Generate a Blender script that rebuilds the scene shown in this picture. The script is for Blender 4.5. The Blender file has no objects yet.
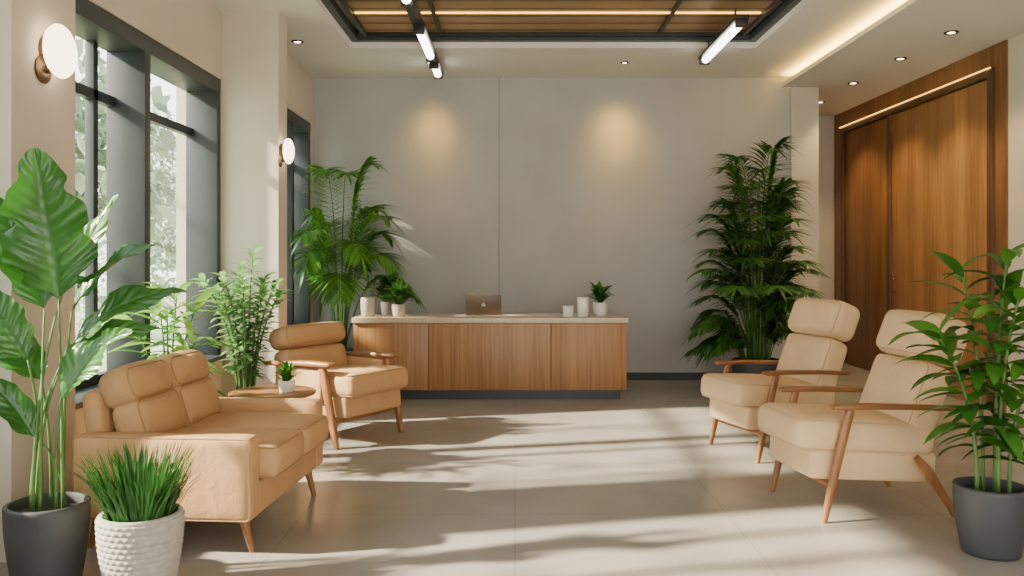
import bpy, bmesh, math, random
from mathutils import Vector, Matrix
random.seed(7)
C = bpy.context.scene.collection
SC = bpy.context.scene
Z = Vector((0, 0, 1))

# ------------------------------------------------------------------ materials
def nt(name):
    m = bpy.data.materials.new(name); m.use_nodes = True
    t = m.node_tree; b = t.nodes['Principled BSDF']
    return m, t, b

def N(t, kind, **kw):
    n = t.nodes.new(kind)
    for k, v in kw.items(): setattr(n, k, v)
    return n

def rgba(c): return (c[0], c[1], c[2], 1)

def mat(name, col, rough=.5, var=.08, scale=5, bump=0, bscale=90, metal=0, stretch=(1, 1, 1), spec=.5, col2=None, detail=4, bdist=.01, crease=0):
    m, t, b = nt(name); L = t.links
    tc = N(t, 'ShaderNodeTexCoord'); mp = N(t, 'ShaderNodeMapping'); mp.inputs['Scale'].default_value = stretch
    L.new(tc.outputs['Object'], mp.inputs[0])
    no = N(t, 'ShaderNodeTexNoise'); no.inputs['Scale'].default_value = scale; no.inputs['Detail'].default_value = detail
    L.new(mp.outputs[0], no.inputs['Vector'])
    r = N(t, 'ShaderNodeValToRGB')
    c1 = [min(1, x * (1 - var)) for x in col] if col2 is None else col
    c2 = [min(1, x * (1 + var)) for x in col] if col2 is None else col2
    r.color_ramp.elements[0].position = .3; r.color_ramp.elements[1].position = .7
    r.color_ramp.elements[0].color = rgba(c1); r.color_ramp.elements[1].color = rgba(c2)
    L.new(no.outputs['Fac'], r.inputs[0]); L.new(r.outputs[0], b.inputs['Base Color'])
    b.inputs['Roughness'].default_value = rough; b.inputs['Metallic'].default_value = metal
    b.inputs['Specular IOR Level'].default_value = spec
    if bump:
        n2 = N(t, 'ShaderNodeTexNoise'); n2.inputs['Scale'].default_value = bscale; n2.inputs['Detail'].default_value = 3
        L.new(tc.outputs['Object'], n2.inputs['Vector'])
        bp = N(t, 'ShaderNodeBump'); bp.inputs['Strength'].default_value = bump; bp.inputs['Distance'].default_value = bdist
        L.new(n2.outputs['Fac'], bp.inputs['Height']); L.new(bp.outputs[0], b.inputs['Normal'])
        if crease:
            n3 = N(t, 'ShaderNodeTexNoise'); n3.inputs['Scale'].default_value = 9; n3.inputs['Detail'].default_value = 2; n3.inputs['Distortion'].default_value = .8
            L.new(tc.outputs['Object'], n3.inputs['Vector'])
            b3 = N(t, 'ShaderNodeBump'); b3.inputs['Strength'].default_value = crease; b3.inputs['Distance'].default_value = .03
            L.new(n3.outputs['Fac'], b3.inputs['Height']); L.new(b3.outputs[0], bp.inputs['Normal'])
    return m

def wood(name, c1, c2, grain='Z', rough=.45, fine=38, slats=None, slat_axis='X', slat_depth=.5):
    m, t, b = nt(name); L = t.links
    tc = N(t, 'ShaderNodeTexCoord'); mp = N(t, 'ShaderNodeMapping')
    s = {'X': (.05, 1, 1), 'Y': (1, .05, 1), 'Z': (1, 1, .05)}[grain]
    mp.inputs['Scale'].default_value = s; L.new(tc.outputs['Object'], mp.inputs[0])
    no = N(t, 'ShaderNodeTexNoise'); no.inputs['Scale'].default_value = fine; no.inputs['Detail'].default_value = 6; no.inputs['Distortion'].default_value = .4
    L.new(mp.outputs[0], no.inputs['Vector'])
    n2 = N(t, 'ShaderNodeTexNoise'); n2.inputs['Scale'].default_value = fine * .15; L.new(mp.outputs[0], n2.inputs['Vector'])
    mx = N(t, 'ShaderNodeMath', operation='ADD'); L.new(no.outputs['Fac'], mx.inputs[0]); L.new(n2.outputs['Fac'], mx.inputs[1])
    hf = N(t, 'ShaderNodeMath', operation='MULTIPLY'); hf.inputs[1].default_value = .5; L.new(mx.outputs[0], hf.inputs[0])
    r = N(t, 'ShaderNodeValToRGB'); r.color_ramp.elements[0].position = .34; r.color_ramp.elements[1].position = .66
    r.color_ramp.elements[0].color = rgba(c1); r.color_ramp.elements[1].color = rgba(c2)
    L.new(hf.outputs[0], r.inputs[0]); out = r.outputs[0]
    if slats:
        w = N(t, 'ShaderNodeTexWave'); w.bands_direction = slat_axis; w.inputs['Scale'].default_value = slats
        w.inputs['Distortion'].default_value = 0
        L.new(tc.outputs['Object'], w.inputs['Vector'])
        rr = N(t, 'ShaderNodeValToRGB'); rr.color_ramp.elements[0].position = 0; rr.color_ramp.elements[1].position = .18
        k = 1 - slat_depth
        rr.color_ramp.elements[0].color = (k, k, k, 1); rr.color_ramp.elements[1].color = (1, 1, 1, 1)
        L.new(w.outputs['Fac'], rr.inputs[0])
        mu = N(t, 'ShaderNodeMix', data_type='RGBA', blend_type='MULTIPLY'); mu.inputs[0].default_value = 1
        L.new(out, mu.inputs[6]); L.new(rr.outputs[0], mu.inputs[7]); out = mu.outputs[2]
        bp = N(t, 'ShaderNodeBump'); bp.inputs['Strength'].default_value = .5; bp.inputs['Distance'].default_value = .004
        L.new(rr.outputs[0], bp.inputs['Height']); L.new(bp.outputs[0], b.inputs['Normal'])
    L.new(out, b.inputs['Base Color']); b.inputs['Roughness'].default_value = rough
    return m

def emis(name, col, st):
    m, t, b = nt(name)
    b.inputs['Base Color'].default_value = rgba(col)
    b.inputs['Emission Color'].default_value = rgba(col); b.inputs['Emission Strength'].default_value = st
    return m

def leafmat(name, dark, light, trans=.3, rough=.4, scale=3):
    m, t, b = nt(name); L = t.links
    g = N(t, 'ShaderNodeNewGeometry'); tc = N(t, 'ShaderNodeTexCoord')
    no = N(t, 'ShaderNodeTexNoise'); no.inputs['Scale'].default_value = scale; L.new(tc.outputs['Object'], no.inputs['Vector'])
    a = N(t, 'ShaderNodeMath', operation='ADD'); L.new(g.outputs['Random Per Island'], a.inputs[0]); L.new(no.outputs['Fac'], a.inputs[1])
    h = N(t, 'ShaderNodeMath', operation='MULTIPLY'); h.inputs[1].default_value = .5; L.new(a.outputs[0], h.inputs[0])
    r = N(t, 'ShaderNodeValToRGB'); r.color_ramp.elements[0].position = .2; r.color_ramp.elements[1].position = .8
    r.color_ramp.elements[0].color = rgba(dark); r.color_ramp.elements[1].color = rgba(light)
    L.new(h.outputs[0], r.inputs[0]); L.new(r.outputs[0], b.inputs['Base Color']); b.inputs['Roughness'].default_value = rough
    tr = N(t, 'ShaderNodeBsdfTranslucent'); L.new(r.outputs[0], tr.inputs[0])
    mx = N(t, 'ShaderNodeMixShader'); mx.inputs[0].default_value = trans
    L.new(b.outputs[0], mx.inputs[1]); L.new(tr.outputs[0], mx.inputs[2])
    L.new(mx.outputs[0], t.nodes['Material Output'].inputs[0])
    return m

def glassmat(name):
    m, t, b = nt(name); L = t.links
    tr = N(t, 'ShaderNodeBsdfTransparent'); tr.inputs[0].default_value = (.95, .97, .97, 1)
    gl = N(t, 'ShaderNodeBsdfGlossy'); gl.inputs['Roughness'].default_value = .02
    mx = N(t, 'ShaderNodeMixShader'); mx.inputs[0].default_value = .05
    L.new(tr.outputs[0], mx.inputs[1]); L.new(gl.outputs[0], mx.inputs[2])
    L.new(mx.outputs[0], t.nodes['Material Output'].inputs[0])
    return m

def floormat():
    m, t, b = nt('floor_stone'); L = t.links
    tc = N(t, 'ShaderNodeTexCoord')
    n1 = N(t, 'ShaderNodeTexNoise'); n1.inputs['Scale'].default_value = 1.6; n1.inputs['Detail'].default_value = 6
    n1.inputs['Roughness'].default_value = .55; L.new(tc.outputs['Object'], n1.inputs['Vector'])
    r = N(t, 'ShaderNodeValToRGB'); r.color_ramp.elements[0].position = .28; r.color_ramp.elements[1].position = .72
    r.color_ramp.elements[0].color = (.270, .248, .220, 1); r.color_ramp.elements[1].color = (.340, .315, .282, 1)
    L.new(n1.outputs['Fac'], r.inputs[0])
    br = N(t, 'ShaderNodeTexBrick'); br.offset = 0; br.inputs['Scale'].default_value = 1
    br.inputs['Brick Width'].default_value = 1.2; br.inputs['Row Height'].default_value = 1.2; br.inputs['Mortar Size'].default_value = .005
    br.inputs['Color1'].default_value = (1, 1, 1, 1); br.inputs['Color2'].default_value = (.97, .97, .97, 1); br.inputs['Mortar'].default_value = (.84, .84, .84, 1)
    L.new(tc.outputs['Object'], br.inputs['Vector'])
    mu = N(t, 'ShaderNodeMix', data_type='RGBA', blend_type='MULTIPLY'); mu.inputs[0].default_value = 1
    L.new(r.outputs[0], mu.inputs[6]); L.new(br.outputs[0], mu.inputs[7]); L.new(mu.outputs[2], b.inputs['Base Color'])
    b.inputs['Roughness'].default_value = .27
    return m

M = {}
M['floor'] = floormat()
M['concrete'] = mat('back_wall_plaster', (.405, .402, .39), .8, .08, 1.2, .12, 30, detail=7)
M['seam'] = mat('wall_seam', (.12, .115, .105), .8, .05, 5)
M['plaster'] = mat('warm_plaster', (.57, .505, .42), .85, .04, 1.5, .08, 60)
M['ceil'] = mat('ceiling_paint', (.67, .65, .615), .85, .03, 1, .04, 60)
M['slate'] = mat('slate_frame_metal', (.028, .035, .039), .42, .1, 3)
M['dark'] = mat('dark_metal', (.014, .014, .014), .4, .1, 5)
M['base'] = mat('dark_baseboard', (.03, .027, .024), .5, .1, 5)
M['frame'] = wood('dark_door_frame', (.07, .030, .012), (.13, .06, .024), 'Z', .42, 30)
M['wallwood'] = wood('wall_walnut', (.14, .057, .019), (.30, .14, .053), 'Z', .42, 30)
M['doorwood'] = wood('door_teak', (.22, .096, .031), (.44, .22, .083), 'Z', .4, 34)
M['ceilwood'] = wood('ceiling_wood', (.20, .105, .048), (.33, .19, .098), 'X', .5, 30, slats=1.3, slat_axis='Y', slat_depth=.8)
M['deskwood'] = wood('desk_oak', (.23, .102, .032), (.41, .208, .078), 'Z', .42, 30, slats=7, slat_axis='X', slat_depth=.2)
M['desktop'] = mat('desk_stone_top', (.55, .445, .325), .35, .06, 12)
M['chairwood'] = wood('chair_walnut', (.17, .066, .020), (.34, .148, .053), 'X', .36, 40)
M['legwood'] = wood('leg_walnut', (.17, .066, .020), (.34, .148, .053), 'Z', .36, 40)
M['tan'] = mat('sofa_tan_fabric', (.475, .272, .122), .84, .08, 5, .35, 150, bdist=.004, crease=.22)
M['cream'] = mat('cream_fabric', (.655, .455, .255), .84, .06, 5, .35, 200, bdist=.004, crease=.2)
M['tanpipe'] = mat('tan_piping', (.36, .20, .085), .8, .05, 10)
M['creampipe'] = mat('cream_piping', (.53, .355, .19), .8, .05, 10)
M['potdark'] = mat('charcoal_pot', (.04, .044, .047), .55, .12, 8, .1, 60)
M['potwhite'] = mat('woven_grey_pot', (.36, .34, .30), .85, .12, 30)
M['potgrey'] = mat('stone_pot', (.38, .33, .28), .6, .1, 20)
M['ceramic'] = mat('white_ceramic', (.80, .77, .71), .4, .03, 10)
M['soil'] = mat('soil', (.035, .022, .014), .95, .4, 40, .6, 60)
M['stem'] = mat('green_stem', (.07, .155, .028), .55, .2, 12)
M['leafbig'] = leafmat('broad_leaf', (.009, .062, .010), (.045, .17, .022), .2, .30, 2)
M['leafmid'] = leafmat('lance_leaf', (.012, .078, .009), (.09, .26, .028), .28, .36)
M['leafsill'] = leafmat('arching_leaf', (.06, .20, .025), (.25, .47, .07), .38, .4)
M['leafpalm'] = leafmat('palm_leaf', (.03, .14, .016), (.19, .42, .05), .33, .45)
M['leafdark'] = leafmat('dark_palm_leaf', (.013, .062, .010), (.085, .24, .036), .3, .45)
M['leafbush'] = leafmat('bush_leaf', (.06, .19, .045), (.27, .47, .16), .42, .45)
M['grass'] = leafmat('grass_blade', (.012, .065, .010), (.05, .165, .026), .25, .45)
M['leafout'] = leafmat('hazed_outdoor_leaf', (.20, .26, .18), (.42, .49, .37), .3, .6)  # pale grey-green; the haze outside is put into the leaf colour
M['bark'] = mat('bark', (.26, .24, .21), .9, .3, 8, .5, 20)
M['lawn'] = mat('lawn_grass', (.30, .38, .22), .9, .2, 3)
M['glass'] = glassmat('window_glass')
M['bronze'] = mat('bronze_metal', (.15, .09, .05), .35, .05, 5, metal=.6)
M['laptop'] = mat('laptop_shell', (.13, .095, .075), .4, .05, 5, metal=.5)
M['silver'] = mat('silver_metal', (.7, .66, .6), .3, .03, 5, metal=.8)
M['lamp'] = emis('opal_lamp', (1, .82, .55), 6)
M['tube'] = emis('tube_light', (1, .93, .82), 10)
M['led'] = emis('warm_led', (1, .58, .12), 4)
M['ledsoft'] = emis('warm_led_soft', (1, .55, .12), 3.5)
M['downl'] = emis('downlight_lens', (1, .80, .52), 12)

# ------------------------------------------------------------------ geometry helpers
def obj(name, V, F, m, parent=None, loc=(0, 0, 0), rot=(0, 0, 0), smooth=True, sharp=None):
    me = bpy.data.meshes.new(name); me.from_pydata([tuple(v) for v in V], [], F); me.update()
    o = bpy.data.objects.new(name, me); C.objects.link(o)
    me.materials.append(m)
    if smooth:
        me.polygons.foreach_set('use_smooth', [True] * len(me.polygons))
        if sharp: me.set_sharp_from_angle(angle=math.radians(sharp))
    o.location = loc; o.rotation_euler = rot
    if parent: o.parent = parent
    return o

def from_bm(name, bm, m, parent=None, loc=(0, 0, 0), rot=(0, 0, 0), sharp=None):
    bmesh.ops.recalc_face_normals(bm, faces=bm.faces)
    me = bpy.data.meshes.new(name); bm.to_mesh(me); bm.free()
    o = bpy.data.objects.new(name, me); C.objects.link(o); me.materials.append(m)
    me.polygons.foreach_set('use_smooth', [True] * len(me.polygons))
    if sharp: me.set_sharp_from_angle(angle=math.radians(sharp))
    o.location = loc; o.rotation_euler = rot
    if parent: o.parent = parent
    return o

def boxes(name, lst, m, parent=None, loc=(0, 0, 0), rot=(0, 0, 0), bevel=0, smooth=False):
    """lst of (x0,x1,y0,y1,z0,z1)"""
    bm = bmesh.new()
    for (x0, x1, y0, y1, z0, z1) in lst:
        b2 = bmesh.ops.create_cube(bm, size=1)
        for v in b2['verts']:
            v.co = Vector(((x0 + x1) / 2 + v.co.x * (x1 - x0), (y0 + y1) / 2 + v.co.y * (y1 - y0), (z0 + z1) / 2 + v.co.z * (z1 - z0)))
    if bevel:
        bmesh.ops.bevel(bm, geom=list(bm.edges), offset=bevel, segments=2, affect='EDGES', profile=.6)
    return from_bm(name, bm, m, parent, loc, rot, sharp=40)

def cushion(name, size, loc, m, parent, r=.05, bulge=(0, 0, 0), rot=(0, 0, 0), n=11, pipe=None):
    """rounded upholstered block; pipe=(axis, sign, material) adds a welt around one face"""
    h = [s / 2 for s in size]; r = min(r, *[x * .98 for x in h])
    bm = bmesh.new(); bmesh.ops.create_cube(bm, size=2)
    bmesh.ops.subdivide_edges(bm, edges=list(bm.edges), cuts=n, use_grid_fill=True)
    for v in bm.verts:
        u = [math.sin(max(-1, min(1, c)) * math.pi / 2) for c in v.co]
        p = [u[i] * h[i] for i in range(3)]
        q = [max(-(h[i] - r), min(h[i] - r, p[i])) for i in range(3)]
        d = Vector([p[i] - q[i] for i in range(3)])
        if d.length > 1e-9: d = d.normalized() * r
        pp = Vector(q) + d
        for i in range(3):
            j, k = (i + 1) % 3, (i + 2) % 3
            pp[i] += bulge[i] * u[i] * (1 - u[j] ** 2) * (1 - u[k] ** 2)
        v.co = pp
    o = from_bm(name, bm, m, parent, loc, rot)
    if pipe:
        for (ax, sg, pm) in pipe:
            j, k = (ax + 1) % 3, (ax + 2) % 3
            cj, ck = h[j] - r, h[k] - r; rr = r * .74; pts = []
            for (sj, sk, a0) in ((1, 1, 0), (-1, 1, 90), (-1, -1, 180), (1, -1, 270)):
                for s in range(6):
                    a = math.radians(a0 + s * 18)
                    p = [0, 0, 0]; p[j] = sj * cj + rr * math.cos(a); p[k] = sk * ck + rr * math.sin(a); p[ax] = sg * (h[ax] - r + r * .72)
                    pts.append(Vector(p))
            V, F = [], []; nn = len(pts); e = Vector([1 if i == ax else 0 for i in range(3)]); m2 = 6
            for i in range(nn):
                t = (pts[(i + 1) % nn] - pts[i - 1]).normalized(); s_ = t.cross(e).normalized()
                for q in range(m2):
                    a = 2 * math.pi * q / m2
                    V.append(pts[i] + s_ * math.cos(a) * .004 + e * math.sin(a) * .004)
            for i in range(nn):
                for q in range(m2):
                    i2 = (i + 1) % nn; q2 = (q + 1) % m2
                    F.append((i * m2 + q, i * m2 + q2, i2 * m2 + q2, i2 * m2 + q))
            obj('piping', V, F, pm, o)
    return o

def frames(pts, up):
    out = []
    for i, p in enumerate(pts):
        a = pts[max(0, i - 1)]; b = pts[min(len(pts) - 1, i + 1)]
        t = (b - a).normalized(); s = t.cross(up)
        if s.length < 1e-4: s = t.cross(Vector((1, 0, 0)))
        s.normalize(); u = s.cross(t).normalized(); out.append((t, s, u))
    return out

def loft_geo(V, F, pts, secs, n=10, e=2.0, up=Z):
    pts = [Vector(p) for p in pts]; fr = frames(pts, Vector(up)); o = len(V)
    for p, (w, h), (t, s, u) in zip(pts, secs, fr):
        for k in range(n):
            a = 2 * math.pi * k / n; ca, sa = math.cos(a), math.sin(a)
            x = math.copysign(abs(ca) ** (2 / e), ca) * w; y = math.copysign(abs(sa) ** (2 / e), sa) * h
            V.append(p + s * x + u * y)
    for i in range(len(pts) - 1):
        for k in range(n):
            a = o + i * n + k; b = o + i * n + (k + 1) % n
            F.append((a, b, b + n, a + n))
    F.append(tuple(o + k for k in range(n))[::-1]); q = o + (len(pts) - 1) * n
    F.append(tuple(q + k for k in range(n)))

def loft(name, pts, secs, m, parent=None, n=12, e=2.0, up=Z, sharp=50):
    V, F = [], []; loft_geo(V, F, pts, secs, n, e, up)
    return obj(name, V, F, m, parent, sharp=sharp)

def lathe(name, prof, m, parent=None, loc=(0, 0, 0), rot=(0, 0, 0), n=40, mod=None, sharp=50):
    V, F = [], []
    for i, (r, z) in enumerate(prof):
        for k in range(n):
            a = 2 * math.pi * k / n; rr = r + (mod(a, z, r) if mod else 0)
            V.append((rr * math.cos(a), rr * math.sin(a), z))
    for i in range(len(prof) - 1):
        for k in range(n):
            a = i * n + k; b = i * n + (k + 1) % n
            F.append((a, b, b + n, a + n))
    F.append(tuple(range(n))[::-1]); q = (len(prof) - 1) * n; F.append(tuple(q + k for k in range(n)))
    return obj(name, V, F, m, parent, loc, rot, sharp=sharp)

def root(name, loc, rotz=0, label='', category='', group=None):
    e = bpy.data.objects.new(name, None); e.empty_display_size = .1; C.objects.link(e)
    e.location = loc; e.rotation_euler = (0, 0, rotz)
    e['label'] = label; e['category'] = category
    if group: e['group'] = group
    return e

def st(o): o['kind'] = 'structure'; return o

def dup(r, loc, rotz):
    e = r.copy(); C.objects.link(e); e.location = loc; e.rotation_euler = (0, 0, rotz)
    def rec(src, dst):
        for ch in list(src.children):
            c = ch.copy(); C.objects.link(c); c.parent = dst; rec(ch, c)
    rec(r, e); return e

# ------------------------------------------------------------------ foliage helpers
def add_leaf(V, F, base, d, nrm, L, W, droop=.3, fold=.2, segs=6, shape='ovate', wave=0):
    t = Vector(d).normalized(); n = Vector(nrm); n = n - t * n.dot(t)
    if n.length < 1e-4: n = Vector((0.01, 1, .2)) - t * t.y
    n.normalize(); s = t.cross(n).normalized()
    p = Vector(base); o = len(V)
    for i in range(segs + 1):
        u = i / segs
        di = (t - Z * droop * u * 1.6).normalized()
        if i: p = p + di * (L / segs)
        ni = s.cross(di).normalized()
        if shape == 'ovate': w = math.sin(math.pi * min(1, u ** .8 * .985 + .012)) ** .75
        elif shape == 'lance': w = math.sin(math.pi * (u ** .6 * .97 + .02)) ** .9
        else: w = (1 - u) ** .5 * min(1, .5 + u * 4)
        w *= W / 2
        V.append(p - s * w + ni * (fold * w)); V.append(p.copy()); V.append(p + s * w + ni * (fold * w))
    for i in range(segs):
        a = o + i * 3
        F.append((a, a + 1, a + 4, a + 3)); F.append((a + 1, a + 2, a + 5, a + 4))

def big_leaf(V, F, base, d, nrm, L, W, droop, seed=0, rows=72, half=8, ribs=11, lobe=.0):
    """broad leaf with midrib, pinnate ribs and a wavy, slightly lobed margin"""
    t = Vector(d).normalized(); n = Vector(nrm); n = (n - t * n.dot(t)).normalized(); s = t.cross(n).normalized()
    p = Vector(base); o = len(V); cols = half * 2 + 1
    for i in range(rows + 1):
        u = i / rows
        di = (t - Z * droop * u * 1.6).normalized()
        if i: p = p + di * (L / rows)
        ni = s.cross(di).normalized()
        w0 = (math.sin(math.pi * (u ** .72 * .985 + .008)) ** .62) * (1 - .18 * u) * W / 2
        for k in range(-half, half + 1):
            x = k / half; ax = abs(x)
            ph = seed + (0.9 if x > 0 else 0)
            w = w0 * (1 + .04 * math.sin(u * ribs * 1.0 * math.pi + seed))
            w *= 1 - lobe * ax ** 2 * (abs(math.sin(u * 3.1 * math.pi + ph)) ** 6) * (1 if .08 < u < .92 else 0)
            rib = math.cos(2 * math.pi * (u * ribs - ax * 1.7))
            h = .20 * w * ax - .007 * W / .4 * rib * min(1, ax * 3) * min(1, u * 8) * min(1, (1 - u) * 6)
            h += .13 * W * ax ** 2.0 * math.sin(u * 10.5 + seed * 1.7 + (1.6 if x > 0 else 0)) * min(1, (1 - u) * 5) * min(1, u * 5)
            if k == 0: h -= .006
            V.append(p + s * (w * x) + di * (ax * .14 * W * (1 - u)) + ni * h)
    for i in range(rows):
        for k in range(cols - 1):
            a = o + i * cols + k
            F.append((a, a + 1, a + 1 + cols, a + cols))

def stalk(V, F, pts, r0, r1, n=6):
    k = len(pts); secs = [((r0 + (r1 - r0) * i / (k - 1)),) * 2 for i in range(k)]
    loft_geo(V, F, pts, secs, n, 2, (0.13, .99, .05))

def bez(a, b, c, n=8):
    a, b, c = Vector(a), Vector(b), Vector(c)
    return [a * (1 - t) ** 2 + b * 2 * t * (1 - t) + c * t * t for t in [i / n for i in range(n + 1)]]

def pot(parent, R, H, m, taper=.78, n=48, mod=None, lip=.02, rows=24):
    prof = [(R * taper * .9, 0), (R * taper, .01)]
    for i in range(1, rows):
        u = i / rows; prof.append((R * (taper + (1 - taper) * math.sin(u * math.pi / 2)), .01 + (H - .02) * u))
    prof += [(R, H - .006), (R - .006, H), (R - lip, H), (R - lip - .004, H - .012), (R - lip - .004, H - .05)]
    p = lathe('pot', prof, m, parent, n=n, mod=mod)
    s = lathe('soil', [(R - lip - .003, H - .06), (R - lip - .003, H - .045), (R * .4, H - .035), (.005, H - .033)], M['soil'], parent, n=24)
    return p, s

def palm(name, loc, R, H, h, spread, nf, m, label, potm, seed, leaflet=.28, npairs=20, t0=.30, xlim=None, ylim=None, lw=.085, inner=.28, zdrop=.42, arch=.25, up0=.72, low=(), lscale=.62):
    rnd = random.Random(seed)
    r = root(name, loc, 0, label, 'potted plant')
    pot(r, R, H, potm)
    V, F, SV, SF = [], [], [], []
    for i in range(nf + len(low)):
        az = i * 2.39996 + rnd.uniform(-.3, .3)
        u = (i + .5) / nf
        if i < nf:
            Lf = (h - H) * (1.04 - zdrop * u) * rnd.uniform(.90, 1.06)
            rad = spread * (inner + (1.06 - inner) * u) * rnd.uniform(.75, 1.12)
            hd = Vector((math.cos(az), math.sin(az), 0))
            top = hd * rad
            if xlim: top.x = max(xlim[0], min(xlim[1], top.x))
            if ylim: top.y = max(ylim[0], min(ylim[1], top.y))
            b = hd * (R * .35 * rnd.uniform(.2, 1)); b.z = H - .05
            c = hd * (spread * .10 * (1 + 2 * u)); c.z = H + Lf * up0
            e = top.copy(); e.z = H + Lf * (.98 - zdrop * u) - rad * arch
            c.z = max(c.z, e.z + .10); ls = 1; ts = t0
        else:
            az, rad, ez = low[i - nf]
            hd = Vector((math.cos(az), math.sin(az), 0))
            b = hd * (R * .5); b.z = H - .05
            e = hd * rad; e.z = ez
            c = hd * (rad * .45); c.z = ez + .30
            ls = lscale; ts = .22
        pts = bez(b, c, e, 24)
        stalk(SV, SF, pts[::2], .010 * ls, .003, 5)
        side0 = Vector((-hd.y, hd.x, 0))
        for k in range(npairs):
            t = ts + (1 - ts) * (k + .5) / npairs
            f = t * 24; j = min(23, int(f)); p = pts[j].lerp(pts[j + 1], f - j); d = (pts[j + 1] - pts[j]).normalized()
            s = d.cross(Z); s = side0 if s.length < .1 else s.normalized()
            tt = (t - ts) / (1 - ts)
            ll = ls * leaflet * (math.sin(math.pi * (.18 + .74 * tt)) ** .8) * rnd.uniform(.85, 1.1)
            for sg in (-1, 1):
                dd = (d * (.45 + .6 * tt) + s * sg * .85 + Z * rnd.uniform(-.05, .15))
                add_leaf(V, F, p, dd, Z + s * -sg * .3, ll, leaflet * lw, .45, .25, 4, 'lance')
        add_leaf(V, F, pts[-1], pts[-1] - pts[-2], Z, leaflet * .7 * ls, leaflet * .08, .4, .2, 4, 'lance')
    for v in V:
        if xlim:
            lo = xlim[0] - .12
            if v.x < lo: v.x = lo + (v.x - lo) * .08
        if ylim:
            hi = ylim[1] + .12
            if v.y > hi: v.y = hi + (v.y - hi) * .08
    obj('stem', SV, SF, M['stem'], r); obj('foliage', V, F, m, r)
    return r

def cane_plant(name, loc, R, H, h, spread, ns, m, label, potm, seed, L=.26, W=.06, per=16, start=.35, droop=.5, cat='potted plant', stemm='stem', shape='ovate'):
    rnd = random.Random(seed)
    r = root(name, loc, 0, label, cat); pot(r, R, H, potm)
    V, F, SV, SF = [], [], [], []
    for i in range(ns):
        az = i * 2.39996 + rnd.uniform(-.3, .3); u = math.sqrt((i + .3) / ns)
        hd = Vector((math.cos(az), math.sin(az), 0))
        b = hd * (R * .5 * u); b.z = H - .05
        e = hd * (spread * u * .75); e.z = H + (h - H) * (1 - .45 * u * rnd.uniform(.5, 1.1))
        c = hd * (spread * .15 * u); c.z = (b.z + e.z) * .55
        pts = bez(b, c, e, 12); stalk(SV, SF, pts, .011, .005, 6)
        for k in range(per):
            t = start + (1 - start) * (k / (per - 1)) ** .85
            f = t * 12; j = min(11, int(f)); p = pts[j].lerp(pts[j + 1], f - j); d = (pts[j + 1] - pts[j]).normalized()
            a2 = k * 2.399 + rnd.uniform(-.4, .4); sd = Vector((math.cos(a2), math.sin(a2), 0))
            upk = .25 + .9 * ((t - start) / (1 - start)) ** 2
            dd = sd + d * upk
            add_leaf(V, F, p, dd, d + Z * .3, L * rnd.uniform(.75, 1.15), W * rnd.uniform(.8, 1.15), droop * rnd.uniform(.6, 1.3), .25, 7, shape)
    obj('stem', SV, SF, M[stemm], r); obj('foliage', V, F, m, r)
    return r

# ------------------------------------------------------------------ ROOM
HC = 3.59; HL = 3.47; XR = 4.56
st(boxes('floor', [(-3.0, 4.8, -1.5, 12.4, -.1, 0)], M['floor']))
st(boxes('wall_back', [(-2.6, -.194, 10.1, 10.35, 0, 3.9), (-.187, 3.29, 10.1, 10.35, 0, 3.9)], M['concrete']))
st(boxes('trim_8', [(-.205, -.178, 10.112, 10.34, 0, 3.7)], M['seam']))
st(boxes('wall_back_pier', [(3.27, 3.59, 10.05, 12.2, 0, 3.9)], M['plaster']))
st(boxes('wall_corridor', [(3.5, 4.8, 12.1, 12.3, 0, 3.9)], M['plaster']))
st(boxes('wall_right', [(XR + .03, XR + .25, -1.5, 12.3, 0, 3.9), (XR, XR + .04, -1.5, 7.86, 0, 3.9)], M['plaster']))
st(boxes('wall_front_light_block', [(-2.95, -.6, -1.7, -1.5, 0, 3.9), (-.6, 4.8, -1.7, -1.5, 3.0, 3.9)], M['plaster']))  # unseen partial wall behind the camera, added to cut the frontal daylight
st(boxes('wall_left', [
    (-2.95, -2.55, 4.64, 7.4, 0, .58), (-2.95, -2.55, 4.64, 7.4, 3.0, 3.9),
    (-2.95, -2.40, 4.05, 4.64, 0, 3.9),
    (-2.95, -2.55, -1.5, 4.05, 0, .58), (-2.95, -2.55, -1.5, 4.05, 3.0, 3.9),
    (-2.95, -2.55, -1.5, -1.2, .58, 3.0),
    (-2.95, -2.06, 7.4, 7.68, 0, 3.9),
    (-2.75, -2.39, 7.68, 8.3, 0, 3.9), (-2.75, -2.39, 9.98, 10.1, 0, 3.9),
    (-2.75, -2.39, 8.3, 9.98, 0, .6), (-2.75, -2.39, 8.3, 9.98, 3.03, 3.9)], M['plaster']))
TX0, TX1, TY0, TY1 = -1.66, 2.45, 2.0, 8.66
st(boxes('ceiling', [(-3.0, TX0, -1.5, 10.1, HC, HC + .1), (TX1, 3.40, -1.5, 10.1, HC, HC + .1),
                     (TX0, TX1, TY1, 10.1, HC, HC + .1), (TX0, TX1, -1.5, TY0, HC, HC + .1),
                     (3.30, 4.8, -1.5, 10.05, HL, HC + .1), (3.59, 4.8, 10.05, 12.3, HL, HC + .1),
                     (3.15, 3.30, -1.5, 10.05, HL, HL + .022), (3.15, 3.165, -1.5, 10.05, HL + .022, HL + .045)], M['ceil']))
st(boxes('ceiling_wood_panel', [(TX0 + .1, TX1 - .1, TY0, TY1 - .05, HC + .13, HC + .17)], M['ceilwood']))
st(boxes('ceiling_roof', [(-3.0, 4.8, -1.5, 12.3, HC + .2, HC + .3)], M['ceil']))
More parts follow.
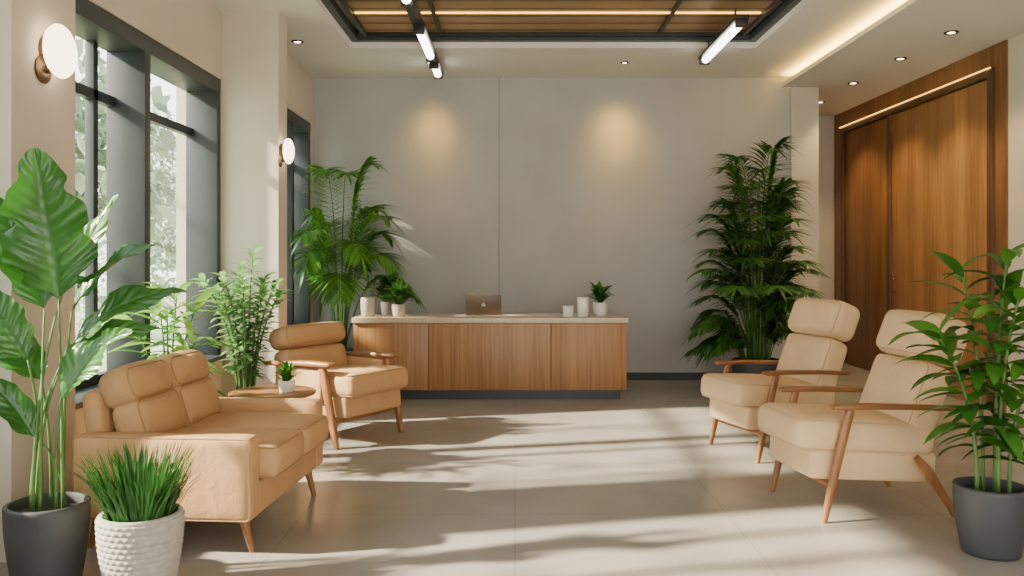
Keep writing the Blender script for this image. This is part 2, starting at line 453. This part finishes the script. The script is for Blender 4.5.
def ring(x0, x1, y0, y1, w, z0, z1):
    return [(x0, x0 + w, y0, y1, z0, z1), (x1 - w, x1, y0, y1, z0, z1), (x0 + w, x1 - w, y0, y0 + w, z0, z1), (x0 + w, x1 - w, y1 - w, y1, z0, z1)]
st(boxes('trim_1', ring(TX0 + .0, TX1 - .0, TY0, TY1, .07, HC + .06, HC + .13), M['slate']))
st(boxes('trim_2', ring(TX0 + .14, TX1 - .14, TY0 + .1, TY1 - .09, .03, HC + .09, HC + .14), M['dark']))
st(boxes('trim_3', [(x - .02, x + .02, TY0 + .1, TY1 - .1, HC + .11, HC + .14) for x in (-.75, 1.45)], M['dark']))
st(boxes('trim_4', [(TX0 + .18, TX1 - .18, y - .011, y + .011, HC + .118, HC + .135) for y in (7.85, 5.9, 4.0)], M['led']))
st(boxes('trim_5', [(3.19, 3.23, -1.4, 10.03, HL + .022, HL + .034)], M['led']))
st(boxes('baseboard_back', [(-2.39, 3.27, 10.08, 10.1, 0, .09)], M['base']))
st(boxes('baseboard_left', [(-2.55, -2.535, 4.64, 7.4, 0, .09), (-2.40, -2.385, 4.05, 4.64, 0, .09), (-2.06, -2.045, 7.4, 7.68, 0, .09), (-2.55, -2.06, 7.385, 7.4, 0, .09), (-2.39, -2.375, 7.68, 10.08, 0, .09)], M['plaster']))
st(boxes('baseboard_right', [(XR - .015, XR, -1.4, 7.86, 0, .1), (XR + .015, XR + .03, 7.86, 12.1, 0, .1)], M['plaster']))
st(boxes('wall_right_wood', [(XR - .02, XR + .04, 7.86, 8.10, 0, HL), (XR - .02, XR + .04, 8.10, 12.08, 3.24, HL), (XR - .02, XR + .04, 11.78, 12.08, 0, 3.24)], M['wallwood']))
st(boxes('trim_6', [(XR - .05, XR + .03, 8.04, 8.13, 0, 3.26), (XR - .05, XR + .03, 8.13, 11.8, 3.18, 3.26), (XR - .05, XR + .03, 11.72, 11.8, 0, 3.18), (XR - .035, XR + .03, 10.26, 10.36, 0, 3.18)], M['frame'], bevel=.004))
st(boxes('trim_7', [(XR - .062, XR - .05, 8.06, 11.8, 3.250, 3.26)], M['ledsoft']))
for i, (a, b) in enumerate([(8.14, 10.26), (10.36, 11.72)]):
    d = st(boxes('door_%d' % (i + 1), [(XR - .01, XR + .03, a, b, .01, 3.17)], M['doorwood'] if i == 0 else M['wallwood'], bevel=.003))
    if i == 0:
        hy = 10.16
        loft('door_handle', [(XR - .01, hy, 1.04), (XR - .05, hy, 1.05), (XR - .055, hy, 1.12), (XR - .05, hy, 1.19), (XR - .01, hy, 1.20)], [(.009, .009)] * 5, M['bronze'], d, n=8, up=(0, 1, 0))

def window(idx, xin, xout, y0, y1, z0, z1, fins, thin, zt):
    r = bpy.data.objects.new('window_%d' % idx, None); C.objects.link(r); r['kind'] = 'structure'
    fr = [(xout - .03, xin - .01, y0, y1, z1 - .12, z1), (xout - .04, xout + .03, y0, y1, z0, z0 + .09)]
    if zt: fr.append((xout - .03, xout + .03, y0, y1, zt - .035, zt + .035))
    for f in fins: fr.append((xout - .03, xin - .01, f - .045, f + .045, z0, z1 - .12))
    for f in thin: fr.append((xout - .03, xout + .03, f - .03, f + .03, z0 + .09, z1 - .12))
    st(boxes('window_frame', fr, M['slate'], r, bevel=.004))
    st(boxes('window_glass', [(xout - .006, xout + .002, y0, y1, z0 + .05, z1 - .1)], M['glass'], r))
    st(boxes('window_sill', [(xout + .03, xin + .04, y0 + .01, y1 - .01, z0 - .0, z0 + .035)], M['slate'], r, bevel=.005))
    return r
window(1, -2.55, -2.80, 4.64, 7.4, .58, 3.0, (4.69, 5.93, 7.35), (5.62,), 2.53)
window(2, -2.39, -2.62, 8.3, 9.98, .6, 3.03, (8.35, 9.2, 9.93), (), 2.53)
window(3, -2.55, -2.80, -1.2, 4.05, .58, 3.0, (-1.15, .6, 2.3, 4.0), (1.45, 2.75, 3.15, 3.55), None)  # out of view; close-set thin mullions added to stripe the sun on the floor

# ------------------------------------------------------------------ lamps
def sconce(loc, R, label):
    r = root('wall_lamp', loc, 0, label, 'wall lamp', 'round wall sconces')
    lathe('mount', [(R * .5, 0), (R * .52, .012), (R * .35, .02), (R * .16, .024), (R * .16, .05), (.004, .055)], M['bronze'], r, (0, -R * .35, -R * .75), (0, math.pi / 2, 0), n=28)
    prof = [(R * .9, .0), (R * .97, .012)] + [(R * math.cos(a), .02 + R * .42 * math.sin(a)) for a in [i * math.pi / 2 / 10 for i in range(11)]]
    prof[-1] = (.003, prof[-1][1])
    lathe('lamp_shade', prof, M['lamp'], r, (.045, 0, 0), (0, math.pi / 2, 0), n=40)
    lathe('back_plate', [(R * .6, 0), (R * .6, .046)], M['bronze'], r, (0, 0, 0), (0, math.pi / 2, 0), n=28)
    return r
sconce((-2.40, 4.36, 2.51), .138, 'round opal glass wall sconce with bronze mount on beige pier')
sconce((-2.06, 7.48, 2.39), .112, 'round opal glass wall sconce on beige column beside window')

def tubelight(loc, L, segs, label):
    r = root('ceiling_track_light', loc, 0, label, 'ceiling light', 'linear track lights')
    boxes('housing', [(-.055, .055, 0, L, .045, .075)], M['dark'], r, bevel=.004)
    for (a, b) in segs:
        loft('tube', [(0, a, .02), (0, a + .02, .02), (0, b - .02, .02), (0, b, .02)], [(.032, .032), (.038, .038), (.038, .038), (.032, .032)], M['tube'], r, n=14)
        for (q0, q1) in ((a - .06, a), (b, b + .06)):
            boxes('end_cap', [(-.05, .05, q0, q1, -.02, .05)], M['dark'], r, bevel=.006)
    for y in (.25, L - .25):
        boxes('hanging_rod', [(-.008, .008, y - .008, y + .008, .07, .20)], M['dark'], r)
    return r
tubelight((-.86, 5.9, 3.48), 3.75, [(.06, .85), (1.75, 2.75), (3.15, 3.60)], 'long black linear track fixture with glowing white tubes')
tubelight((1.97, 7.35, 3.48), 1.55, [(.08, 1.45)], 'short black linear fixture with glowing white tube')

def downlight(loc, label, R=.055):
    r = root('recessed_downlight', loc, 0, label, 'ceiling light', 'recessed ceiling downlights')
    lathe('ring', [(R * .6, 0.0), (R * .62, -.008), (R, -.012), (R * 1.12, -.006), (R * 1.12, 0)], M['dark'], r, n=28)
    lathe('lens', [(.003, -.006), (R * .6, -.007), (R * .6, 0)], M['downl'], r, n=20)
    return r
for (x, y) in ((3.9, 7.6), (3.9, 8.6), (3.9, 9.8), (3.95, 11.0)):
    downlight((x, y, HL), 'small dark-rimmed recessed downlight in white ceiling')
    l = bpy.data.lights.new('spot', 'SPOT'); l.energy = 85; l.color = (1, .72, .34); l.spot_size = math.radians(100); l.spot_blend = .6; l.shadow_soft_size = .04
    o = bpy.data.objects.new('downlight_beam', l); C.objects.link(o); o.location = (x, y, HL - .03)
downlight((-2.15, 8.4, HC), 'small dark-rimmed recessed downlight in white ceiling')
for x in (-.93, 1.20):
    downlight((x, 9.3, HC), 'recessed wall-washing downlight above grey wall', .04)
    for (en, ang, aim) in ((65, 60, (0, .8, -.72)), (85, 33, (0, .8, -.64))):
        l = bpy.data.lights.new('wall_wash', 'SPOT'); l.energy = en; l.color = (1, .54, .07); l.spot_size = math.radians(ang); l.spot_blend = 1; l.shadow_soft_size = .05
        o = bpy.data.objects.new('wall_wash_light', l); C.objects.link(o); o.location = (x, 9.3, HC - .03)
        o.rotation_euler = Vector(aim).to_track_quat('-Z', 'Y').to_euler()
l = bpy.data.lights.new('cove_strip', 'AREA'); l.shape = 'RECTANGLE'; l.size = .04; l.size_y = 11.3; l.energy = 95; l.color = (1, .60, .11)
o = bpy.data.objects.new('cove_strip_light', l); C.objects.link(o); o.location = (3.21, 4.3, HL + .036)
o.rotation_euler = (math.pi, 0, 0)

# ------------------------------------------------------------------ reception desk
dk = root('reception_desk', (-.255, 9.0, 0), 0, 'long wooden reception desk with pale stone top and dark plinth', 'reception desk')
W = 1.395
boxes('plinth', [(-W + .06, W - .06, -.27, .27, 0, .10)], M['dark'], dk)
boxes('body', [(-W + .005, W - .005, -.30, .31, .10, .785)], M['deskwood'], dk)
for (a, b) in ((-W, -.63), (-.622, .618), (.626, W)):
    boxes('front_panel', [(a, b, -.325, -.301, .10, .783)], M['deskwood'], dk, bevel=.003)
boxes('countertop', [(-W - .015, W + .015, -.345, .35, .787, .84)], M['desktop'], dk, bevel=.006)

def small_pot(name, x, y, z, R, H, m, label, green=None, seed=1, ph=.16, n=60, cat='potted plant'):
    r = root(name, (x, y, z), 0, label, cat)
    ridge = (lambda a, zz, rr: .0015 * math.cos(a * 16)) if green is None or seed % 2 else None
    lathe('pot', [(R * .8, 0), (R * .86, .004), (R * .97, H * .4), (R, H * .8), (R * .97, H), (R * .86, H), (R * .84, H - .01), (.003, H - .012)], m, r, n=48, mod=ridge)
    if green:
        V, F = [], []; rnd = random.Random(seed)
        for i in range(n):
            a = rnd.uniform(0, 6.28); tilt = rnd.uniform(.05, 1.0); hd = Vector((math.cos(a), math.sin(a), 0))
            p = hd * R * .5 * rnd.random() + Z * (H - .012 + ph * rnd.random() * .45)
            stalk(V, F, [hd * R * .3 + Z * (H - .02), p, p + (hd * tilt + Z) * .01], .0015, .001, 4)
            add_leaf(V, F, p, hd * tilt + Z * .8, -hd + Z, ph * rnd.uniform(.4, .75), ph * .2, .5, .2, 5)
        obj('foliage', V, F, green, r)
    return r
DT = .84
small_pot('vase', -1.53, 8.84, DT, .075, .20, M['potgrey'], 'ribbed grey stoneware vase on reception desk', cat='vase')
small_pot('potted_plant', -1.37, 9.12, DT, .07, .14, M['potgrey'], 'small leafy plant in stone pot on reception desk', M['leafdark'], 4, .34, 130)
small_pot('potted_plant', -1.21, 8.86, DT, .075, .13, M['potgrey'], 'small bushy green plant in ribbed pot on reception desk', M['leafdark'], 5, .28, 130)
small_pot('potted_plant', .90, 8.98, DT, .08, .14, M['ceramic'], 'small leafy plant in white ceramic pot on reception desk', M['leafmid'], 6, .27, 65)
def jar(x, y, R, H, label):
    r = root('jar', (x, y, DT), 0, label, 'jar')
    lathe('body', [(R * .9, 0), (R, .006), (R, H * .82), (R * .97, H * .84)], M['ceramic'], r, n=36)
    lathe('lid', [(R * .98, H * .845), (R * 1.02, H * .86), (R * 1.02, H * .97), (R * .9, H), (.003, H)], M['ceramic'], r, n=36)
jar(.71, 8.86, .06, .20, 'tall white ceramic jar on reception desk')
jar(.555, 8.88, .055, .11, 'short white ceramic jar on reception desk')

lp = root('laptop', (-.335, 9.08, DT), 0, 'open bronze laptop seen from behind on reception desk', 'laptop')
boxes('keyboard_base', [(-.19, .19, -.02, .24, 0, .016)], M['laptop'], lp, bevel=.005)
lid = boxes('screen', [(-.19, .19, -.006, .006, 0, .215)], M['laptop'], lp, (0, -.02, .012), (math.radians(14), 0, 0), bevel=.005)
V, F = [], []
nn = 24
for k in range(nn):
    a = 2 * math.pi * k / nn; rr = .021 * (1 - .16 * math.exp(-((a - math.pi / 2) / .35) ** 2) - .08 * math.exp(-((a - 3 * math.pi / 2) / .3) ** 2))
    V.append((rr * math.cos(a), -.0075, .105 + rr * math.sin(a)))
F.append(tuple(range(nn)))
obj('emblem', V + [(0.0, -.0075, .127), (.008, -.0075, .129), (.012, -.0075, .139), (.003, -.0075, .136)], F + [(nn, nn + 1, nn + 2, nn + 3)], M['silver'], lid, smooth=False)

# ------------------------------------------------------------------ armchairs (forward = +x)
def armchair(loc, rotz, label, group, top=1.13, m='cream', wk=1.0, recline=22, k=1.0, sides=False, bt=.19, seat0=-.13):
    r = root('armchair', loc, rotz, label, 'armchair', group)
    f = M[m]; pm = M[m + 'pipe']; hw = .305 * wk
    tilt = math.radians(-4)
    cushion('seat_base', (.76, 2 * hw - .07, .17), (.04, 0, .285), f, r, .028, (0.0, 0.0, .0), (0, tilt, 0))
    cushion('seat_cushion', (.83, 2 * hw - .04, .185), (.08, 0, .450), f, r, .055, (.018, .006, .022), (0, tilt, 0), pipe=[(2, 1, pm), (2, -1, pm)])
    rec = math.radians(recline)
    dv = Vector((-math.sin(rec), 0, math.cos(rec)))
    nv = Vector((math.cos(rec), 0, math.sin(rec)))
    b0 = Vector((seat0, 0, .44))
    total = (top - .44) / math.cos(rec)
    hh = total * .38; lh = total - hh
    c1 = b0 + dv * (lh / 2) + nv * -.085
    cushion('backrest', (bt, 2 * hw - .06, lh), c1, f, r, .055, (.030, .006, .0), (0, -rec, 0), pipe=[(0, 1, pm)])
    c2 = b0 + dv * (lh + hh / 2 + .004) + nv * -.070
    cushion('headrest', (bt + .04, 2 * hw - .03, hh), c2, f, r, .070, (.020, .006, .006), (0, -rec, 0), pipe=[(0, 1, pm)])
    for s in (-1, 1):
        y = s * (hw + .012 * k)
        loft('front_leg', [(.37, y, 0), (.33, y, .17), (.27, y, .42), (.215, y, .618)], [(.013 * k, .016 * k), (.017 * k, .022 * k), (.019 * k, .026 * k), (.017 * k, .024 * k)], M['legwood'], r, n=14, e=3, up=(1, 0, 0))
        loft('back_leg', [(-.42, y, 0), (-.34, y, .13), (-.25, y, .26), (-.18, y, .34)], [(.013 * k, .016 * k), (.017 * k, .023 * k), (.019 * k, .028 * k), (.014 * k, .018 * k)], M['legwood'], r, n=14, e=3, up=(1, 0, 0))
        loft('armrest', [(.32, y, .630), (.30, y, .632), (.10, y, .632), (-.15, y, .622), (-.38, y, .606), (-.40, y, .604)], [(.028 * k, .010 * k), (.034 * k, .015 * k), (.035 * k, .016 * k), (.031 * k, .015 * k), (.026 * k, .014 * k), (.022 * k, .011 * k)], M['chairwood'], r, n=16, e=4)
        if sides:
            cushion('side_panel', (.52, .05, .26), (-.06, s * (hw - .012), .47), f, r, .02, (0, .004, 0), (0, math.radians(2), 0))
    loft('cross_rail', [(.30, -hw, .19), (.30, hw, .19)], [(.014, .014)] * 2, M['chairwood'], r, n=12, e=4)
    loft('cross_rail', [(-.28, -hw, .21), (-.28, hw, .21)], [(.014, .014)] * 2, M['chairwood'], r, n=12, e=4)
    return r
G = 'tan lounge armchairs with wooden arms'
def facing(dx, dy): return math.atan2(dy, dx)
A = armchair((2.01, 5.02, 0), facing(-1, -.15), 'high-back cream lounge armchair with walnut arms beside potted plant', G, 1.13)
B = dup(A, (1.97, 6.42, 0), facing(-.94, -.30)); B['label'] = 'high-back cream lounge armchair with walnut arms before wooden doors'
armchair((-1.46, 6.96, 0), facing(.84, -.54), 'tan lounge armchair with walnut arms beside small side table', G, .90, 'tan', 1.18, 15, 1.35, True, .21, -.16)

# ------------------------------------------------------------------ sofa
sf = root('sofa', (-1.68, 4.72, 0), math.radians(-4), 'tan upholstered two-seat sofa with tapered wooden legs', 'sofa')
T = M['tan']; TP = M['tanpipe']
SL = .60
cushion('base', (.86, 2 * SL - .20, .17), (.01, 0, .255), T, sf, .018, (0, 0, 0))
for s in (-1, 1):
    cushion('arm', (.90, .135, .41), (.0, s * (SL - .068), .375), T, sf, .030, (.0, .005, .002), pipe=[(1, s, TP)])
cushion('back_frame', (.11, 2 * SL - .26, .55), (-.40, 0, .50), T, sf, .04, (0.01, 0, .01), (0, math.radians(-8), 0))
for s in (-1, 1):
    y = s * (SL - .135) / 2
    cushion('seat_cushion', (.80, SL - .145, .17), (.13, y, .43), T, sf, .048, (.014, .004, .022), pipe=[(2, 1, TP), (2, -1, TP)])
    cushion('back_cushion', (.17, SL - .15, .25), (-.235, y, .60), T, sf, .055, (.030, .006, .004), (0, math.radians(-17), 0), pipe=[(0, 1, TP)])
    cushion('head_cushion', (.20, SL - .145, .20), (-.31, y, .785), T, sf, .070, (.026, .008, .012), (0, math.radians(-20), 0), pipe=[(0, 1, TP)])
for (x, y) in ((.37, -.5), (.37, .5), (-.36, -.5), (-.36, .5)):
    loft('leg', [(x + .05 * (1 if x > 0 else -1), y, 0), (x, y, .19)], [(.013, .013), (.026, .026)], M['legwood'], sf, n=14, e=2.4, up=(1, 0, 0))

# ------------------------------------------------------------------ side table
tb = root('side_table', (-1.71, 6.0, 0), .3, 'small round walnut side table with three legs', 'side table')
lathe('table_top', [(.27, .478), (.295, .488), (.30, .498), (.297, .508), (.285, .512), (.003, .512)], M['chairwood'], tb, n=56)
for k in range(3):
    a = k * 2.094 + .4; c, s = math.cos(a), math.sin(a)
    loft('leg', [(.24 * c, .24 * s, 0), (.14 * c, .14 * s, .478)], [(.010, .010), (.019, .019)], M['legwood'], tb, n=12, up=(1, 0.3, 0))
small_pot('potted_plant', -1.60, 5.96, .512, .055, .08, M['ceramic'], 'tiny leafy plant in white pot on side table', M['leafmid'], 9, .16, 60)

# ------------------------------------------------------------------ plants
p1 = root('potted_plant', (-2.09, 3.80, 0), 0, 'tall broad-leaved plant in charcoal pot beside beige pier', 'potted plant')
pot(p1, .175, .36, M['potdark'], .8)
LV, LF, SV, SF = [], [], [], []
spec = [
    ((.05, 0, 1.26), (.02, -.14, 1.92), .40, .02, (.45, -1, .15), .30),
    ((-.06, -.05, 1.00), (-.34, -.10, 1.40), .22, .1, (.5, -1, .3), .1),
    ((-.03, .03, 1.22), (-.28, .08, 1.72), .22, .15, (.6, -1, .3), .1),
    ((.10, .02, 1.22), (.45, -.02, 1.50), .16, .45, (-.3, -.6, 1), 0),
    ((.10, .05, 1.08), (.56, .04, 1.30), .19, .45, (-.2, -.8, .8), 0),
    ((.08, -.04, .82), (.38, -.08, 1.12), .21, .45, (-.2, -.8, .8), 0),
    ((-.04, .02, .90), (-.34, .05, 1.10), .20, .4, (.2, -.7, 1), 0),
    ((.04, .06, 1.30), (.26, .1, 1.72), .16, .2, (-.5, -1, .4), .1),
    ((-.03, -.05, .66), (-.22, -.14, .92), .15, .4, (.2, -.7, 1), 0),
    ((.06, .0, .95), (.46, .02, 1.12), .16, .5, (-.2, -.8, .8), 0),
]
for i, (b, tip, w, dr, nn_, lb) in enumerate(spec):
    b = Vector(b); tip = Vector(tip); a = i * 2.4
    s0 = Vector((.07 * math.cos(a), .07 * math.sin(a), .31))
    mid = Vector((s0.x * .9, s0.y * .9, (s0.z + b.z) * .58))
    stalk(SV, SF, bez(s0, mid, b, 10), .0085, .004, 8)
    d = tip - b; L = d.length * (1 + dr * .25)
    big_leaf(LV, LF, b, d + Z * dr * .5, nn_, L, w, dr, i * 1.3, ribs=11 if w > .2 else 8, lobe=lb)
obj('stem', SV, SF, M['stem'], p1); obj('foliage', LV, LF, M['leafbig'], p1)

p2 = root('potted_grass', (-1.62, 3.68, 0), 0, 'spiky green grass plant in pale woven pot', 'potted plant')
def weave(a, z, r):
    if z < .015 or z > .335: return 0
    row = int(z / .0245); ph = (z / .0245 - row)
    return .008 * math.sin(math.pi * ph) ** .8 * (.72 + .28 * math.cos(a * 32 + (math.pi if row % 2 else 0)))
pot(p2, .172, .352, M['potwhite'], .76, n=220, mod=weave, rows=130)
V, F = [], []; rnd = random.Random(3)
for i in range(520):
    a = rnd.uniform(0, 6.28); rr = .125 * math.sqrt(rnd.random()); hd = Vector((math.cos(a), math.sin(a), 0))
    add_leaf(V, F, hd * rr + Z * .305, hd * (rr * 2.0 + rnd.uniform(0, .22)) + Vector((rnd.uniform(-.1, .1), rnd.uniform(-.1, .1), 1)), -hd + Z * .2, rnd.uniform(.18, .36), .014, rnd.uniform(.05, .5), .3, 7, 'blade')
obj('foliage', V, F, M['grass'], p2)

cane_plant('potted_plant', (-2.28, 5.60, 0), .15, .36, 1.28, .34, 6, M['leafsill'], 'leafy green plant with arching leaves by window', M['potdark'], 21, .34, .055, 11, .45, .55)
cane_plant('potted_plant', (-2.16, 6.84, 0), .14, .34, 1.56, .44, 13, M['leafbush'], 'bushy light green plant by window column', M['potgrey'], 22, .13, .052, 40, .2, .5)
palm('potted_palm', (-1.97, 9.58, 0), .18, .42, 2.62, 1.05, 17, M['leafpalm'], 'tall areca palm with arching fronds behind reception desk', M['potdark'], 5, .46, 28, .34, (-.28, .85), (-.6, .32), .08, .30, .36, .42, .86)
rl = random.Random(77)
lowf = [(math.pi + rl.uniform(-.9, .6), rl.uniform(.45, .74), rl.uniform(.40, .80)) for _ in range(20)] + [(rl.uniform(-2.0, .4), rl.uniform(.30, .55), rl.uniform(.55, .95)) for _ in range(8)]
palm('potted_palm', (2.60, 9.15, 0), .26, .36, 2.54, .72, 46, M['leafdark'], 'tall dense dark green palm in charcoal pot before grey wall', M['potdark'], 8, .42, 25, .36, (-.72, .62), (-.8, .78), .085, .45, .46, .02, .66, lowf, .70)
cane_plant('potted_plant', (2.34, 4.18, 0), .17, .335, 1.52, .42, 6, M['leafmid'], 'leafy cane plant in charcoal pot beside armchair', M['potdark'], 31, .30, .082, 22, .2, .6)

# ------------------------------------------------------------------ outdoors
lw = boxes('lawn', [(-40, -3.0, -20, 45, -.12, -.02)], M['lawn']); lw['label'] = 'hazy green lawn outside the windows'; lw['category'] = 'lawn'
def tree(x, y, h, R, n, seed, leaf=.16, low=.25, tr=.10):
    rnd = random.Random(seed)
    r = root('tree', (x, y, -.02), 0, 'leafy green tree outside the window', 'tree', 'trees outside the windows')
    loft('trunk', [(0, 0, 0), (.05, .03, h * .3), (-.03, .02, h * .6), (0, 0, h * .9)], [(tr, tr), (tr * .8, tr * .8), (tr * .5, tr * .5), (.02, .02)], M['bark'], r, n=10, up=(0, 1, 0))
    V, F = [], []
    cl = []
    for i in range(16):
        a = rnd.uniform(0, 6.28); z = h * (low + (1 - low) * rnd.random()); w = R * math.sin(math.pi * min(.95, (z / h - low) / (1 - low) * .8 + .15)) * rnd.uniform(.3, 1)
        cl.append(Vector((w * math.cos(a), w * math.sin(a), z)))
    for i in range(n):
        c = rnd.choice(cl); d = Vector((rnd.gauss(0, 1), rnd.gauss(0, 1), rnd.gauss(0, .8)))
        p = c + d * R * .24
        if p.z < .3: continue
        dd = Vector((rnd.uniform(-1, 1), rnd.uniform(-1, 1), rnd.uniform(-.8, .3)))
        add_leaf(V, F, p, dd, Vector((rnd.uniform(-1, 1), rnd.uniform(-1, 1), 1)), leaf * rnd.uniform(.7, 1.3), leaf * .55, .3, .2, 3)
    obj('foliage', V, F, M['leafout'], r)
    return r
for (x, y, h, R, n, s) in ((-7.0, 15.5, 4.0, 1.6, 2400, 1), (-12.5, 23.5, 4.8, 2.2, 2400, 2), (-7.4, 21, 4.2, 1.7, 2400, 3), (-11.8, 16, 3.8, 1.9, 2400, 4), (-5.4, 11.8, 2.9, .8, 1200, 5)):
    tree(x, y, h, R, n, s, low=.08)
tree(-4.6, 2.35, 4.2, .9, 130, 11, .13, .35, .05)  # this and the next two: unseen slender trees added to dapple the floor sun
tree(-4.3, 4.5, 4.0, .8, 110, 12, .13, .35, .05)
tree(-4.4, 6.1, 4.2, .7, 110, 15, .13, .35, .05)
tree(-5.0, 8.9, 5.8, 1.15, 1300, 14, .28, .15)  # unseen tree, added to screen the sun coming through the far window

# ------------------------------------------------------------------ lighting
w = bpy.data.worlds.new('world'); SC.world = w; w.use_nodes = True
t = w.node_tree; bg = t.nodes['Background']
tc = N(t, 'ShaderNodeTexCoord'); sx = N(t, 'ShaderNodeSeparateXYZ'); t.links.new(tc.outputs['Generated'], sx.inputs[0])
rp = N(t, 'ShaderNodeValToRGB'); rp.color_ramp.elements[0].position = 0; rp.color_ramp.elements[1].position = .6
rp.color_ramp.elements[0].color = (1, .96, .90, 1); rp.color_ramp.elements[1].color = (.88, .93, 1, 1)
t.links.new(sx.outputs['Z'], rp.inputs[0]); t.links.new(rp.outputs[0], bg.inputs[0]); bg.inputs[1].default_value = 6.2
s = bpy.data.lights.new('sun', 'SUN'); s.energy = 38; s.color = (1, .87, .64); s.angle = math.radians(2.0)
so = bpy.data.objects.new('sun', s); C.objects.link(so)
so.rotation_euler = Vector((.85, .19, -.52)).to_track_quat('-Z', 'Y').to_euler()

# ------------------------------------------------------------------ camera
cam = bpy.data.cameras.new('camera'); cam.sensor_width = 36; cam.lens = 850 / 1024 * 36
cam.shift_x = -3 / 1024; cam.shift_y = -30 / 1024; cam.clip_start = .05
co = bpy.data.objects.new('camera', cam); C.objects.link(co)
co.location = (0, 0, 1.45); co.rotation_euler = (math.radians(90), 0, 0)
SC.camera = co
